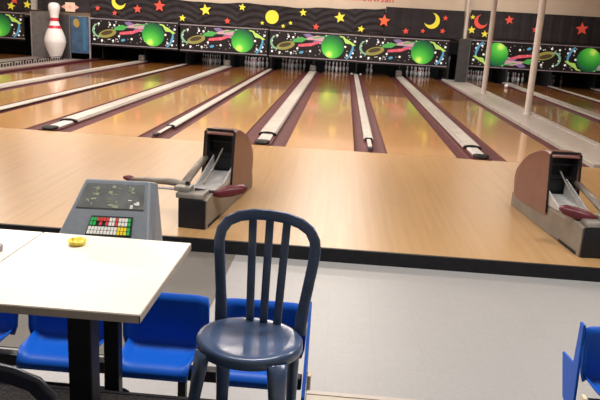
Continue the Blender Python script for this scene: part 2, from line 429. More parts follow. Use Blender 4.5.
def make_mask(label, x, z=1.06, flip=False, w=MW):
    t = thing('masking_unit', label, 'masking unit', (x, MASKY, z), 0, 'space picture masking units over the pin decks')
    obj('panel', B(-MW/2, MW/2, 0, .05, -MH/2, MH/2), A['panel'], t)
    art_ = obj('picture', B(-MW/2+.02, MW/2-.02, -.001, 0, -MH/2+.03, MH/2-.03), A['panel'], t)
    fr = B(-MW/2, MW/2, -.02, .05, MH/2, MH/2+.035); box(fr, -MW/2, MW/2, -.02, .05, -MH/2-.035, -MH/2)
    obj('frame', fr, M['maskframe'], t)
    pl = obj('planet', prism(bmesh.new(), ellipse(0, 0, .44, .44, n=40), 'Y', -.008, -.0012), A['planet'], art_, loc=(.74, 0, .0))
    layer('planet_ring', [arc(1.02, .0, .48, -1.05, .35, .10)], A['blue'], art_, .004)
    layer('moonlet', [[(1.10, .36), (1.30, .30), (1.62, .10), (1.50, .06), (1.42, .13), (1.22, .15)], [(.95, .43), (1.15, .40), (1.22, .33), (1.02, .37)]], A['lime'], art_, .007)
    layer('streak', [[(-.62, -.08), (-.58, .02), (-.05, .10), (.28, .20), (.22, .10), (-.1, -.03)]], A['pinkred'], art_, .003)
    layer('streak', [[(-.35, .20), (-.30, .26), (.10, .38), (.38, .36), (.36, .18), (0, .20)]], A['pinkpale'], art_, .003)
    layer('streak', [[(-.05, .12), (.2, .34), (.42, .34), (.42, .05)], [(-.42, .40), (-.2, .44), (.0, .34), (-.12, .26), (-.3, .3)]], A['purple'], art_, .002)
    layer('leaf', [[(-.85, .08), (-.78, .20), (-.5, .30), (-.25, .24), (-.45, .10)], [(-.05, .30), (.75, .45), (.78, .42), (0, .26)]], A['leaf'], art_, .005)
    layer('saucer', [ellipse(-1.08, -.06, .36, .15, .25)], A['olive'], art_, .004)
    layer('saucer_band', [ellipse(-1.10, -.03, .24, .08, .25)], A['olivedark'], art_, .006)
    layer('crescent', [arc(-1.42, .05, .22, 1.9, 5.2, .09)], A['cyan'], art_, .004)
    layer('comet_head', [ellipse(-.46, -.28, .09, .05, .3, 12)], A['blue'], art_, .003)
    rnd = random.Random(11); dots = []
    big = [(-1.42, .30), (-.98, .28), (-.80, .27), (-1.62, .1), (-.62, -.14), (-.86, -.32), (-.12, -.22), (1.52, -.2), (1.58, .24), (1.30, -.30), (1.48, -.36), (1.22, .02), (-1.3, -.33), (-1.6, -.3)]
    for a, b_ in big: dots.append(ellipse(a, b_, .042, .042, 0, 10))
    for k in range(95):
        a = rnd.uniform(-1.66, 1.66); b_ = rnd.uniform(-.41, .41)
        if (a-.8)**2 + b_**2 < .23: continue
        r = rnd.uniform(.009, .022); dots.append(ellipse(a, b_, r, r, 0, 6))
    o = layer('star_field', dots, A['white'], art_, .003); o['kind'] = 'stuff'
    # hanging lower skirt and backing
    obj('skirt', B(-MW/2, MW/2, .02, .05, -MH/2-.09, -MH/2-.035), M['dark'], t)
    return t
MU = make_mask('space picture mask above the lanes, rightmost of the main row, beside the dark pillar', 2*S)
names = ['space picture mask above the lanes, leftmost of the main row, near the giant pin', 'space picture mask above the lanes, second in the main row from the giant pin',
         'space picture mask above the lanes, third in the main row from the giant pin']
for k, dz, dx, lab in zip((-4, -2, 0), (.06, .03, .01), (-.12, -.05, 0), names): dup(MU, (k*S+dx, MASKY, 1.06+dz), None, lab)
dup(MU, (-11.42-MW/2, MASKY, 1.15), None, 'space picture mask with half a green planet, cut off at the upper left corner')
def flipdup(loc, lab):
    r = dup(MU, loc, None, lab); r.rotation_euler = (0, PI, 0)
    return r
flipdup((7.70, MASKY, 1.14), 'upside down space picture mask behind the white posts')
flipdup((7.70+2*S, MASKY, 1.14), 'upside down space picture mask at the right edge of the frame')
# black backing above pins behind masks: pit curtain
struct(obj('trim_10', B(-16, 14, 19.95, 20.05, -.13, 2.2), M['dark']))
struct(obj('trim_11', B(-8.62, 14, 16.5, 20, 1.50, 1.58), M['dark']))
struct(obj('trim_12', B(-16, -11.3, 16.5, 20, 1.50, 1.58), M['dark']))

# ------------------------------------------------------------------ curtain with stars
def curtain(name, label, x0, x1, zb, ztop, swag=True, y=16.42):
    bm = bmesh.new(); nx = int((x1-x0)/.05); nz = 18; g = []
    for i in range(nx+1):
        x = x0 + (x1-x0)*i/nx; col = []
        zt = ztop + (.03*math.sin(x*1.9) + .015*math.sin(x*4.3+1) + .15*max(0, min(1, (x-1.2)/1.4)) if swag else 0)
        for j in range(nz+1):
            v = j/nz; z = zb + (zt-zb)*v
            if swag:
                ph = (x/1.5) % 1.0 - .5
                d = .035*math.sin(22*(v + 1.3*ph*ph)) + .012*math.sin(x*17+v*5)
            else: d = .012*math.sin(x*14) + .006*math.sin(x*31)
            col.append(bm.verts.new((x, y + d*.8, z)))
        g.append(col)
    for i in range(nx):
        for j in range(nz): bm.faces.new((g[i][j], g[i+1][j], g[i+1][j+1], g[i][j+1]))
    o = obj(name, bm, M['curtain'], smooth=True)
    s = o.modifiers.new('s', 'SOLIDIFY'); s.thickness = .006; s.offset = 1
    return tag(o, label, 'curtain')
curtain('swag_curtain', 'black swagged curtain with stars above the main row of masks, left and middle', -8.75, 2.65, 1.63, 2.47)
curtain('black_curtain', 'flat black curtain section above the mask left of the dark pillar', 2.66, 5.60, 1.60, 2.66, swag=False)
curtain('black_curtain', 'flat black curtain behind the white posts with the red crescent', 5.84, 13.9, 1.70, 2.72, swag=False)
curtain('black_curtain', 'black curtain with yellow stars over the far left mask', -15.9, -11.1, 1.70, 3.3, swag=False)
curtain('black_curtain', 'black curtain behind the giant pin with the pink square', -10.85, -8.77, 1.815, 2.50, swag=False)

def star_pts(r, n=5, inner=.42, a0=PI/2):
    return [((r if k % 2 == 0 else r*inner)*math.cos(a0+PI*k/n), (r if k % 2 == 0 else r*inner)*math.sin(a0+PI*k/n)) for k in range(2*n)]
stars = [(-11.91, 1.89, 'y', .158), (-11.26, 1.98, 'y', .15), (-11.77, 2.12, 'r', .158), (-8.45, 2.0, 'r', .10), (-7.78, 1.85, 'r', .10), (-6.88, 2.05, 'r', .158), (-6.02, 2.21, 'r', .22),
 (-5.12, 1.81, 'y', .13), (-4.23, 2.16, 'y', .21), (-3.37, 1.8, 'r', .118), (-2.81, 2.34, 'y', .134), (-2.02, 1.8, 'y', .079), (-1.21, 1.73, 'y', .079), (-.93, 1.86, 'y', .079), (-.47, 2.27, 'y', .138),
 (.05, 1.77, 'r', .126), (.94, 2.17, 'y', .2), (1.77, 1.79, 'y', .13), (2.62, 2.14, 'o', .22), (3.47, 1.81, 'r', .118), (4.11, 1.85, 'r', .09), (4.91, 2.37, 'r', .1), (4.85, 1.89, 'r', .1),
 (5.92, 2.46, 'y', .09), (5.93, 1.99, 'y', .142), (6.43, 1.87, 'y', .13), (7.28, 2.43, 'r', .166), (8.28, 2.13, 'r', .118), (9.99, 2.26, 'r', .23)]
desc = ['yellow star above the far left mask, left of the other', 'yellow star above the far left mask, beside the white post section', 'red star cut off at the top left corner',
 'small red star nearest the giant pin on the curtain', 'small red star just below the leftmost yellow crescent', 'red star between the left yellow crescent and the largest red star',
 'largest red star on the left half of the curtain', 'small yellow star low on the curtain, right of the largest red star', 'large yellow star on the curtain above the second mask',
 'small red star below and right of the large left yellow star', 'yellow star high on the curtain left of the yellow full moon', 'tiny yellow star at the lower left of the full moon',
 'tiny yellow star at the lower right of the full moon, the lower one', 'tiny yellow star right of the full moon, the upper one', 'yellow star high on the curtain right of the full moon',
 'small red star low on the curtain above the third mask', 'large yellow star on the curtain above the third green planet', 'small yellow star low on the curtain left of the big orange star',
 'big orange red star on the curtain below the red lettering', 'small red star just right of the big orange star', 'tiny red star left of the right yellow crescent',
 'tiny red star at the upper right of the right yellow crescent', 'tiny red star below the right yellow crescent', 'small yellow star at upper left of the red crescent',
 'small yellow star at lower left of the red crescent', 'yellow star below the red crescent, beside the middle post', 'red star between the two nearest white posts',
 'small red star half hidden by the nearest white post', 'big red star on the curtain at the right edge']
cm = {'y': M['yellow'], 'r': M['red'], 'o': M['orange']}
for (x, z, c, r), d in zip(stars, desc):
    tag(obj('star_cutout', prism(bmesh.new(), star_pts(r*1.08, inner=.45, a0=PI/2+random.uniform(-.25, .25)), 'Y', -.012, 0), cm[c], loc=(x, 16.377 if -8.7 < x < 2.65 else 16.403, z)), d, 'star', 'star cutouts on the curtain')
def crescent(r, a_open, bite=.72, off=.45, n=26):
    # outer circle minus shifted circle; horns point along a_open
    d = off*r; rr = bite*r*1.12
    xi = (r*r - rr*rr + d*d)/(2*d); yi = math.sqrt(max(r*r - xi*xi, 0)); A0 = math.atan2(yi, xi); B0 = math.atan2(yi, xi-d)
    out = [(r*math.cos(A0 + (2*PI-2*A0)*k/n), r*math.sin(A0 + (2*PI-2*A0)*k/n)) for k in range(n+1)]
    inn = [(d+rr*math.cos(2*PI-B0 - (2*PI-2*B0)*k/n), rr*math.sin(2*PI-B0 - (2*PI-2*B0)*k/n)) for k in range(1, n)]
    c, s = math.cos(a_open), math.sin(a_open)
    return [(x*c-y*s, x*s+y*c) for x, y in out+inn]
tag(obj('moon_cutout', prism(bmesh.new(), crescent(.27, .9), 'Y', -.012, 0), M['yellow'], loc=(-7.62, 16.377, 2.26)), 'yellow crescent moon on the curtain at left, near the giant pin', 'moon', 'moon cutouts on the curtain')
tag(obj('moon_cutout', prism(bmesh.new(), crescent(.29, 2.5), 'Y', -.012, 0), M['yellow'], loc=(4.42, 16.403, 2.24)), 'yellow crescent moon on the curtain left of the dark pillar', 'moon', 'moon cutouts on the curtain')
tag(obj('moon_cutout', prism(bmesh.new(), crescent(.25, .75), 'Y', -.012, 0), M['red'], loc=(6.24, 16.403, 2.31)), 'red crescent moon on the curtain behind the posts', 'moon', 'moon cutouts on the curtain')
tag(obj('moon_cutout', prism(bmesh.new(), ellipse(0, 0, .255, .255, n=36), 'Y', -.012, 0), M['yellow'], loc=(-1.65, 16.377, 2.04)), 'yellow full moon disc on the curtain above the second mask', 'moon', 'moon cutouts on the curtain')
t = thing('square_cutout', 'pink square cutout with points on the curtain right of the giant pin', 'cutout', (-9.55, 16.403, 1.98))
bm = prism(bmesh.new(), [(-.36, 0), (-.18, -.1), (-.18, .1)], 'Y', -.006, 0); prism(bm, [(.36, 0), (.18, -.1), (.18, .1)], 'Y', -.006, 0)
obj('side_point', bm, M['pink'], t); obj('card', B(-.19, .19, -.012, 0, -.17, .17), M['peach'], t)
obj('inner_mark', prism(bmesh.new(), star_pts(.1, 4, .5), 'Y', -.016, -.012), M['pink'], t)

# sign lettering on beige wall
cu = bpy.data.curves.new('txt', 'FONT'); cu.body = 'unindowsan'; cu.size = .34; cu.extrude = .008; cu.space_character = 1.02
tmp = bpy.data.objects.new('tmp', cu); COL.objects.link(tmp)
dg = bpy.context.evaluated_depsgraph_get(); me = bpy.data.meshes.new_from_object(tmp.evaluated_get(dg))
bpy.data.objects.remove(tmp)
w = max(v.co.x for v in me.vertices) - min(v.co.x for v in me.vertices)
for v in me.vertices: v.co.x *= 1.9/w
o = link('sign_lettering', me, M['signred'], None, (1.0, 16.612, 2.83), (PI/2, 0, 0))
tag(o, 'red lettering on the beige wall, cut off by the top edge', 'sign')

# ------------------------------------------------------------------ giant pin, aisle things
PIN = [(0, 0), (.0258, 0), (.0286, .008), (.0455, .057), (.0535, .083), (.0600, .115), (.0605, .120), (.0565, .150), (.0464, .185), (.0375, .207), (.0312, .227), (.0275, .238), (.0250, .248), (.0240, .256), (.0234, .268), (.0234, .279), (.0240, .290), (.0262, .308), (.0300, .325), (.0318, .340), (.0320, .352), (.0305, .364), (.0250, .374), (.0150, .3795), (0, .381)]
def pin_bm(s, n):
    bm = bmesh.new()
    pr = []
    for r, z in PIN: pr.append((r*s, z*s))
    # stripe rows inserted at neck
    mi = [0]*(len(pr)-1)
    for k in range(len(pr)-1):
        z = PIN[k][1]
        if z in (.207, .256, .268): mi[k] = 1
    return lathe(bm, pr, n, mi=mi)
g = obj('giant_pin', pin_bm(5.55, 40), [M['pinwhite'], M['pinred']], loc=(-9.96, 15.85, .0), smooth=True)
for v in g.data.vertices: v.co.x *= 1.22; v.co.y *= 1.22
tag(g, 'giant white bowling pin with two red neck stripes standing beside the lanes', 'bowling pin')
t = thing('partition', 'upright grey panel left of the giant pin', 'panel', (-10.75, 16.25, .0))
obj('board', B(-.30, .55, 0, .06, 0, 1.74), M['greypanel'], t); obj('edge_strip', B(-.34, -.30, -.01, .07, 0, 1.74), M['maskframe'], t)
t = thing('partition', 'dark grey panel behind and right of the giant pin', 'panel', (-9.75, 16.36, .0))
obj('board', B(-.42, .16, -.02, .06, 0, 1.68), M['pillar'], t); obj('edge_strip', B(.165, .20, -.03, .06, 0, 1.68), M['greypanel'], t)
t = thing('banner', 'blue banner with a yellow spot between the giant pin and the leftmost mask', 'banner', (-9.12, 16.40, .24))
obj('cloth', B(-.42, .30, 0, .03, 0, 1.40), M['poster'], t)
obj('yellow_spot', prism(bmesh.new(), ellipse(-.2, 1.15, .12, .17, .2, 16), 'Y', -.01, 0), mat('mustard', (.4, .27, .06), .6), t)
obj('blue_stripe', B(.05, .20, -.008, 0, .1, 1.36), mat('mid blue', (.04, .15, .28), .6), t)
obj('side_rail', B(.305, .36, -.02, .03, -.24, 1.40), M['maskframe'], t)

# ------------------------------------------------------------------ pins
pin = obj('bowling_pin', pin_bm(1, 14), [M['pinwhite'], M['pinred']], smooth=True, loc=(0, 0, -50))
first = True
def rack(x, rows, lab, keep=None):
    global first
    k = 0
    for r in range(rows):
        for c in range(r+1):
            k += 1
            if keep and k not in keep: continue
            X = x + (c - r/2)*.3048; Yp = 18.29 + r*.264
            if first: o = pin; first = False
            else: o = pin.copy(); COL.objects.link(o)
            o.location = (X, Yp, .0)
            tag(o, lab, 'bowling pin', 'bowling pins, ' + lab)
rack(lanes_x[2], 4, 'white bowling pin in the leftmost full rack, under the second mask')
rack(lanes_x[3], 4, 'white bowling pin in the second full rack, under the yellow full moon')
rack(lanes_x[4], 4, 'white bowling pin in the third full rack, right of the full moon')
rack(lanes_x[5], 4, 'white bowling pin in the rack just left of the middle narrow divider')
rack(lanes_x[6], 4, 'white bowling pin left standing on the lane right of the middle divider', keep=(2, 4, 8))
rack(lanes_x[7], 4, 'white bowling pin in the full rack just left of the dark grey pillar')
rack(rlanes[0], 4, 'white bowling pin in the rack just right of the dark pillar, beyond the posts')
rack(rlanes[1], 4, 'white bowling pin in the dim rack between the two nearest posts', keep=(4, 7, 8, 9, 2))
rack(rlanes[2], 4, 'white bowling pin standing at the far right under the upside down picture', keep=(7, 8, 4, 9))
bb = obj('bowling_ball', lathe(bmesh.new(), [(.108*math.sin(PI*k/14), .108-.108*math.cos(PI*k/14)) for k in range(15)], 24), M['pinwhite'], loc=(rc-.45, 15.2, .0), smooth=True)
bb.name = 'white_ball'; bb.scale = (.7, .7, .7)
tag(bb, 'small white ball at the far end of the nearer divider beyond the posts', 'ball')
for sx, lab in ((-.2, 'left'), (.2, 'right')):
    o = obj('round_light', lathe(bmesh.new(), [(.05*math.sin(PI*k/10), .05-.05*math.cos(PI*k/10)) for k in range(11)], 16), M['pinwhite'], loc=(S+sx*.9, 17.0, -.012-.0), smooth=True)
    tag(o, 'tiny white round light at the far end of the middle narrow divider, %s one' % lab, 'light')

# ------------------------------------------------------------------ ball returns
def rounded_profile(pts, r):
    """round corners of polygon"""
    out = []; n = len(pts)
    for i in range(n):
        p0, p1, p2 = Vector(pts[i-1]), Vector(pts[i]), Vector(pts[(i+1) % n])
        a = (p0-p1); b = (p2-p1); ra = min(r[i], a.length*.45, b.length*.45)
        if ra < 1e-4: out.append(tuple(p1)); continue
        q0 = p1 + a.normalized()*ra; q2 = p1 + b.normalized()*ra
        for k in range(7):
            t = k/6; out.append(tuple((1-t)**2*q0 + 2*t*(1-t)*p1 + t*t*q2))
    return out
def make_return(label, xc, side, pd=0):
    """side=+1: long rack arm to the left (-X); -1 mirrored"""
    t = thing('ball_return', label, 'ball return', (xc, -3.5, 0), -side*math.radians(5.5), 'bowling ball returns')
    q = side
    # base: grey tapering body, y relative to -3.5
    prof = [(-1.06, 0), (-1.06, .27), (-.85, .30), (-.25, .27), (.2, .22), (.74, .16), (.74, 0)]
    bm = prism(bmesh.new(), prof, 'X', -.135, .135, bev=.008)
    for v in bm.verts:
        if v.co.y > -.2: v.co.x *= 1.12
    obj('base', bm, M['retgrey'], t)
    obj('front_panel', B(-.128, .128, -1.085, -1.062, .004, .275, bev=.003), M['blackmetal'], t)
    obj('kick_strip', B(-.139, .139, -1.0, -.22, 0.0, .03), M['blackrub'], t)
    # hood: hollow shell, opening facing the bowler (-Y)
    hp = [(-.28, .17), (-.18, .79), (.02, .79), (.45, .66), (.77, .40), (.70, .12)]
    outer = rounded_profile(hp, [.02, .05, .12, .35, .2, .05])
    def shell(x, dx, inset):
        c = Vector((.3, .42))
        return [(p[0]-(p[0]-c.x)*inset, p[1]-(p[1]-c.y)*inset) for p in outer]
    bm = bmesh.new()
    # cross sections along X : rounded shoulders
    secs = []
    for k in range(13):
        u = -1 + 2*k/12; x = .158*math.sin(u*PI/2)
        ins = 1 - math.sqrt(max(0, 1-abs(u)**5))*1.0
        ins = ins*.16
        ring = []
        for (y, z) in outer:
            yy = y - (y-.2)*ins if y > -.15 else y
            zz = z - (z-.3)*ins if z > .3 else z
            ring.append(bm.verts.new((x, yy, zz)))
        secs.append(ring)
    n = len(outer)
    for k in range(12):
        for i in range(n):
            j = (i+1) % n
            y0, y1 = outer[i][0], outer[j][0]; z0, z1 = outer[i][1], outer[j][1]
            # leave the front open (edge running from bottom front to top front)
            if y0 < -.15 and y1 < -.15 and abs(z1-z0) > .2: continue
            bm.faces.new((secs[k][i], secs[k][j], secs[k+1][j], secs[k+1][i]))
    bm.faces.new(secs[0]); bm.faces.new(secs[-1][::-1])
    h = obj('hood', bm, M['hood'], t, smooth=False)
    s = h.modifiers.new('s', 'SOLIDIFY'); s.thickness = .022; s.offset = -1
    # black lining back plate and opening gasket
    b = B(-.134, .134, .02, .05, .22, .74); box(b, -.136, -.130, -.20, .02, .22, .74); box(b, .130, .136, -.20, .02, .22, .74); box(b, -.134, .134, -.17, .02, .745, .752)
    obj('opening_lining', b, M['hoodin'], h)
    bm = bmesh.new()
    pr = [(-.154, .2), (-.154, .765), (-.138, .79), (.138, .79), (.154, .765), (.154, .2)]
    path = [(x, -.28+(z-.17)*.161-.004, z) for x, z in pr]
    sweep(bm, path, .012, .022, up=[(1, 0, 0)]*2 + [(0, 0, 1)]*2 + [(1, 0, 0)]*2)
    obj('opening_rim', bm, M['blackrub'], h)
    bm = bmesh.new()
    for z in (.66, .52):
        for k in range(2): sweep(bm, [(-.14, -.12+.1*k, z), (.14, -.12+.1*k, z)], .012, .012)
    obj('lift_wheel_guard', bm, M['blackmetal'], h)
    # exit chute plates
    bm = bmesh.new()
    prism(bm, [(-.05, .26), (-.05, .46), (-.52, .31), (-.52, .28)], 'X', q*.135-.008, q*.135+.008)
    prism(bm, [(-.05, .26), (-.05, .50), (-.66, .31), (-.66, .28)], 'X', -q*.10-.008, -q*.10+.008)
    obj('chute_side', bm, M['retwhite'], t)
    prismpts = [(-.02, .30), (-.02, .33), (-.75, .30), (-.75, .28)]
    obj('chute_floor', prism(bmesh.new(), prismpts, 'X', -.13, .13), M['retwhite'], t)
    sm = bmesh.new(); sweep(sm, bez((q*.03, -.18, .60), (q*.02, -.3, .52), (0, -.5, .4), (-q*.02, -.65, .33)), .016, .016)
    obj('guide_rail', sm, M['retmetal'], t, smooth=True)
    # long curved rack arm
    bm = bmesh.new()
    sweep(bm, [(-q*.10, -.90, .365), (-q*.30, -.85, .37), (-q*.55, -.77, .345), (-q*.76, -.70, .315)], [.10, .10, .09, .07], [.05, .06, .05, .035])
    obj('rack_arm', bm, M['retbrown'], t, smooth=True)
    bm = bmesh.new()
    sweep(bm, [(-q*.14, -.22, .50), (-q*.15, -.50, .44), (-q*.14, -.86, .375)], [.07, .08, .08], [.04, .04, .04])
    obj('strut', bm, M['retbrown'], t, smooth=True)
    bm = bmesh.new()
    sweep(bm, [(-q*.20, -.92, .32), (-q*.45, -.86, .30), (-q*.66, -.79, .295)], .03, .02)
    obj('rack_rail', bm, M['capgrey'], t, smooth=True)
    bm = bmesh.new(); sweep(bm, [(-q*.73, -.71, .32), (-q*.78, -.69, .33), (-q*.82, -.68, .327)], [.09, .09, .05], [.045, .05, .03])
    obj('arm_end_cushion', bm, M['rubred'], t, smooth=True)
    # bracket head over the front
    bm = B(-.16, .10, -1.08, -.86, .275, .33, bev=.015); box(bm, -.19, -.04, -1.04, -.88, .33, .375, bev=.012)
    bk = obj('hinge_bracket', bm, M['retmetal'], t); bk.scale = (q, 1, 1)
    bm = bmesh.new(); lathe(bm, [(0, .30), (.022, .30), (.022, .41), (.0, .41)], 14, c=(-q*.09, -.93)); obj('hinge_pin', bm, M['blackmetal'], t)
    # short arm to the maroon pad
    bm = bmesh.new(); sweep(bm, [(-q*.02, -.93, .34), (q*.10, -.86, .31), (q*(.22-pd), -.80, .30)], .03, .025)
    obj('pad_arm', bm, M['blackmetal'], t, smooth=True)
    bm = bmesh.new()
    sweep(bm, [(q*(.12-pd), -.84, .285), (q*(.18-pd), -.82, .295), (q*(.28-pd), -.78, .315), (q*(.38-pd), -.73, .335), (q*(.425-pd), -.71, .345)], [.05, .12, .145, .13, .05], [.03, .085, .10, .085, .03], n=12)
    if pd:
        for v in bm.verts: v.co.y -= .08; v.co.z += .035; v.co.x *= 1
    obj('maroon_pad', bm, M['rubred'], t, smooth=True)
    return t
make_return('ball return with brown hood and maroon pad on the approach behind the navy chair', .015, 1)
make_return('ball return with brown hood at the right edge of the approach', 3.455, -1, .17)

# ------------------------------------------------------------------ tables
def make_table(label, x0, x1, y0, y1, legx, legy):
    cx, cy = (x0+x1)/2, (y0+y1)/2
    t = thing('table', label, 'table', (cx, cy, PLAT), 0)
    z = .97-PLAT
    obj('tabletop', B(x0-cx, x1-cx, y0-cy, y1-cy, z-.03, z, bev=.002), M['tabletop'], t)
    e = B(x0-cx-.0, x1-cx+.003, y0-cy-.003, y0-cy+.0, z-.029, z-.003); box(e, x1-cx, x1-cx+.003, y0-cy-.003, y1-cy, z-.029, z-.003)
    obj('edge_band', e, M['tableedge'], t)
    fr = B(x0-cx+.03, x1-cx-.03, y0-cy+.05, y1-cy-.03, z-.055, z-.031)
    obj('under_frame', fr, M['blackmetal'], t)
    lx, ly = legx-cx, legy-cy
    obj('column', B(lx-.042, lx+.042, ly-.042, ly+.042, .03, z-.055, bev=.006), M['blackmetal'], t)
    f = B(lx-.28, lx+.28, ly-.04, ly+.04, 0, .035, bev=.01); box(f, lx-.04, lx+.04, ly-.3, ly+.3, 0, .035, bev=.01)
    obj('foot', f, M['blackmetal'], t)
    return t
make_table('cream topped table in the left foreground holding the yellow ashtray', -.015, .614, -8.565, -7.828, .36, -8.38)
make_table('cream topped table cut off by the left edge, beyond the seam of the nearer table', -.665, -.022, -8.565, -7.828, -.35, -8.38)

# ashtray
t = thing('ashtray', 'small round yellow ashtray on the cream table', 'ashtray', (.175, -7.95, .9705)); t.scale = (.85, .85, .8)
obj('dish', lathe(bmesh.new(), [(0, .004), (.03, .004), (.036, .02), (.043, .024), (.045, .021), (.036, 0), (0, 0)], 28), M['ash'], t, smooth=True)
for k in range(3):
    a = 2*PI*k/3 + .4; obj('rest_notch', B(.036*math.cos(a)-.006, .036*math.cos(a)+.006, .036*math.sin(a)-.006, .036*math.sin(a)+.006, .018, .026, bev=.002), M['ash'], t)
tag(obj('grey_knob', lathe(bmesh.new(), [(0, 0), (.018, 0), (.02, .02), (.012, .03), (0, .03)], 16), M['capgrey'], loc=(-.085, -8.09, .9705), smooth=True), 'small grey object at the left edge of the picture on the far table', 'object')

# ------------------------------------------------------------------ scoring console
t = thing('scoring_console', 'grey scoring console with coloured keys behind the cream table', 'scoring console', (.245, -7.71, FLOOR))
Z = FLOOR-.005
def ln(a, b, k): return a + (b-a)*k
# front face corners (world): bottom y=-7.845 z=.95 x .055...49 ; top y=-7.64 z 1.155 x .11...39
FB = [(.055-.27, -.105, .945-Z), (.455-.27, -.105, .955-Z)]; FT = [(.112-.27, .10, 1.157-Z), (.402-.27, .10, 1.165-Z)]
bm = bmesh.new()
vs = [bm.verts.new(v) for v in (FB[0], FB[1], FT[1], FT[0])]
bk = [bm.verts.new(v) for v in ((.06-.27, .16, .80-Z), (.455-.27, .16, .80-Z), (.425-.27, .16, 1.145-Z), (.10-.27, .16, 1.14-Z))]
lw = [bm.verts.new(v) for v in ((.05-.27, -.11, .78-Z), (.475-.27, -.11, .78-Z))]
bm.faces.new(vs); bm.faces.new((vs[3], vs[2], bk[2], bk[3]))
bm.faces.new((vs[1], lw[1], bk[1], bk[2], vs[2])); bm.faces.new((vs[0], vs[3], bk[3], bk[0], lw[0]))
bm.faces.new((lw[0], lw[1], vs[1], vs[0])); bm.faces.new((bk[0], bk[1], lw[1], lw[0])); bm.faces.new((bk[1], bk[0], bk[3], bk[2]))
bmesh.ops.recalc_face_normals(bm, faces=bm.faces)
bmesh.ops.bevel(bm, geom=list(bm.edges), offset=.008, segments=3, affect='EDGES', profile=.5)
# keep the housing clear of the table's far edge
for v in bm.verts:
    if v.co.z < .96-Z+.0 and v.co.y < -.11: v.co.y = -.11
body = obj('housing', bm, M['console'], t)
pd = B(-.045, .025, -.03, .03, 0.012, .93, bev=.006); box(pd, -.06, .04, -.05, .05, 0, .012)
obj('pedestal', pd, M['blackmetal'], t)
# local frame on the front face
o0 = Vector(FB[0]); ex = Vector(FB[1])-o0; nrm = (ex.cross(Vector(FT[0])-o0)).normalized()
def fp(u, v, h=0):
    """u 0..1 across, v 0..1 up the face"""
    a = o0.lerp(Vector(FB[1]), u); b = Vector(FT[0]).lerp(Vector(FT[1]), u)
    return a.lerp(b, v) + nrm*h
def plate(bm, u0, u1, v0, v1, h0, h1, sk=0):
    q = [(u0, v0), (u1, v0), (u1+sk, v1), (u0+sk, v1)]
    lo = [bm.verts.new(fp(u, v, h0)) for u, v in q]; hi = [bm.verts.new(fp(u, v, h1)) for u, v in q]
    bm.faces.new(hi); bm.faces.new(lo[::-1])
    for i in range(4): bm.faces.new((lo[i], lo[(i+1) % 4], hi[(i+1) % 4], hi[i]))
    return bm
dp = obj('display_panel', plate(bmesh.new(), .06, .93, .50, .92, .0, .0035), M['display'], t)
rnd = random.Random(5)
for r in range(2):
    for c in range(3):
        b = bmesh.new(); u0 = .14 + c*.28; v0 = .76 - r*.20
        for k in range(7):
            u = u0 + rnd.uniform(0, .14); v = v0 + rnd.uniform(-.06, .09); w = rnd.choice((.012, .035, .05)); h = rnd.choice((.012, .03, .045))
            plate(b, u, u+w, v, v+h, .0035, .005)
        obj('indicator_marks', b, M['keywhite'] if (c == 2 and r == 1) else M['olivemark'], dp)
kp = obj('keypad', plate(bmesh.new(), .30, .81, .05, .37, .0, .003), M['hoodin'], t)
cols = ['green', 'green', 'keyred', 'keyred', 'keyred', 'keyred', 'keywhite', 'keywhite', 'keyred', 'keywhite', 'keywhite', 'keywhite', 'green']
for k, c in enumerate(cols):
    for r in range(2):
        if rnd.random() < .15: continue
        u = .315 + k*.037; cc = c if r == 0 else ('keywhite' if c in ('keywhite',) else c)
        obj('key', plate(bmesh.new(), u, u+.028, .21 + .07*(1-r), .265 + .07*(1-r), .003, .007), M[cc], kp)
for k in range(13):
    for r in range(2):
        c = 'keywhite' if k < 9 else ('keyyellow' if k in (9, 10, 11) else 'green')
        u = .315 + k*.037
        obj('key', plate(bmesh.new(), u, u+.028, .065 + .065*r, .12 + .065*r, .003, .007, ), M[c], kp)

# ------------------------------------------------------------------ blue bench seats
def seat_shell_mesh():
    bm = bmesh.new(); rows = []
    prof = [(.018, .625, .215, .012), (.012, .58, .222, .014), (.008, .50, .226, .02), (0, .40, .222, .022), (-.008, .352, .208, .022), (-.03, .333, .200, .022), (-.12, .332, .194, .022), (-.21, .340, .188, .02), (-.26, .347, .180, .014), (-.282, .33, .175, .004), (-.29, .300, .170, .0)]
    n = 12
    for (yy, zz, w, lip) in prof:
        r = []
        for i in range(n+1):
            u = -1 + 2*i/n
            e = max(0, (abs(u)-.72)/.28)
            if yy > -.03: dy, dz = -lip*e*e*2.2, 0
            else: dy, dz = 0, lip*e*e*2.0
            r.append(bm.verts.new((u*w, yy+dy, zz+dz)))
        rows.append(r)
    for a in range(len(rows)-1):
        for i in range(n): bm.faces.new((rows[a][i], rows[a][i+1], rows[a+1][i+1], rows[a+1][i]))
    return bm
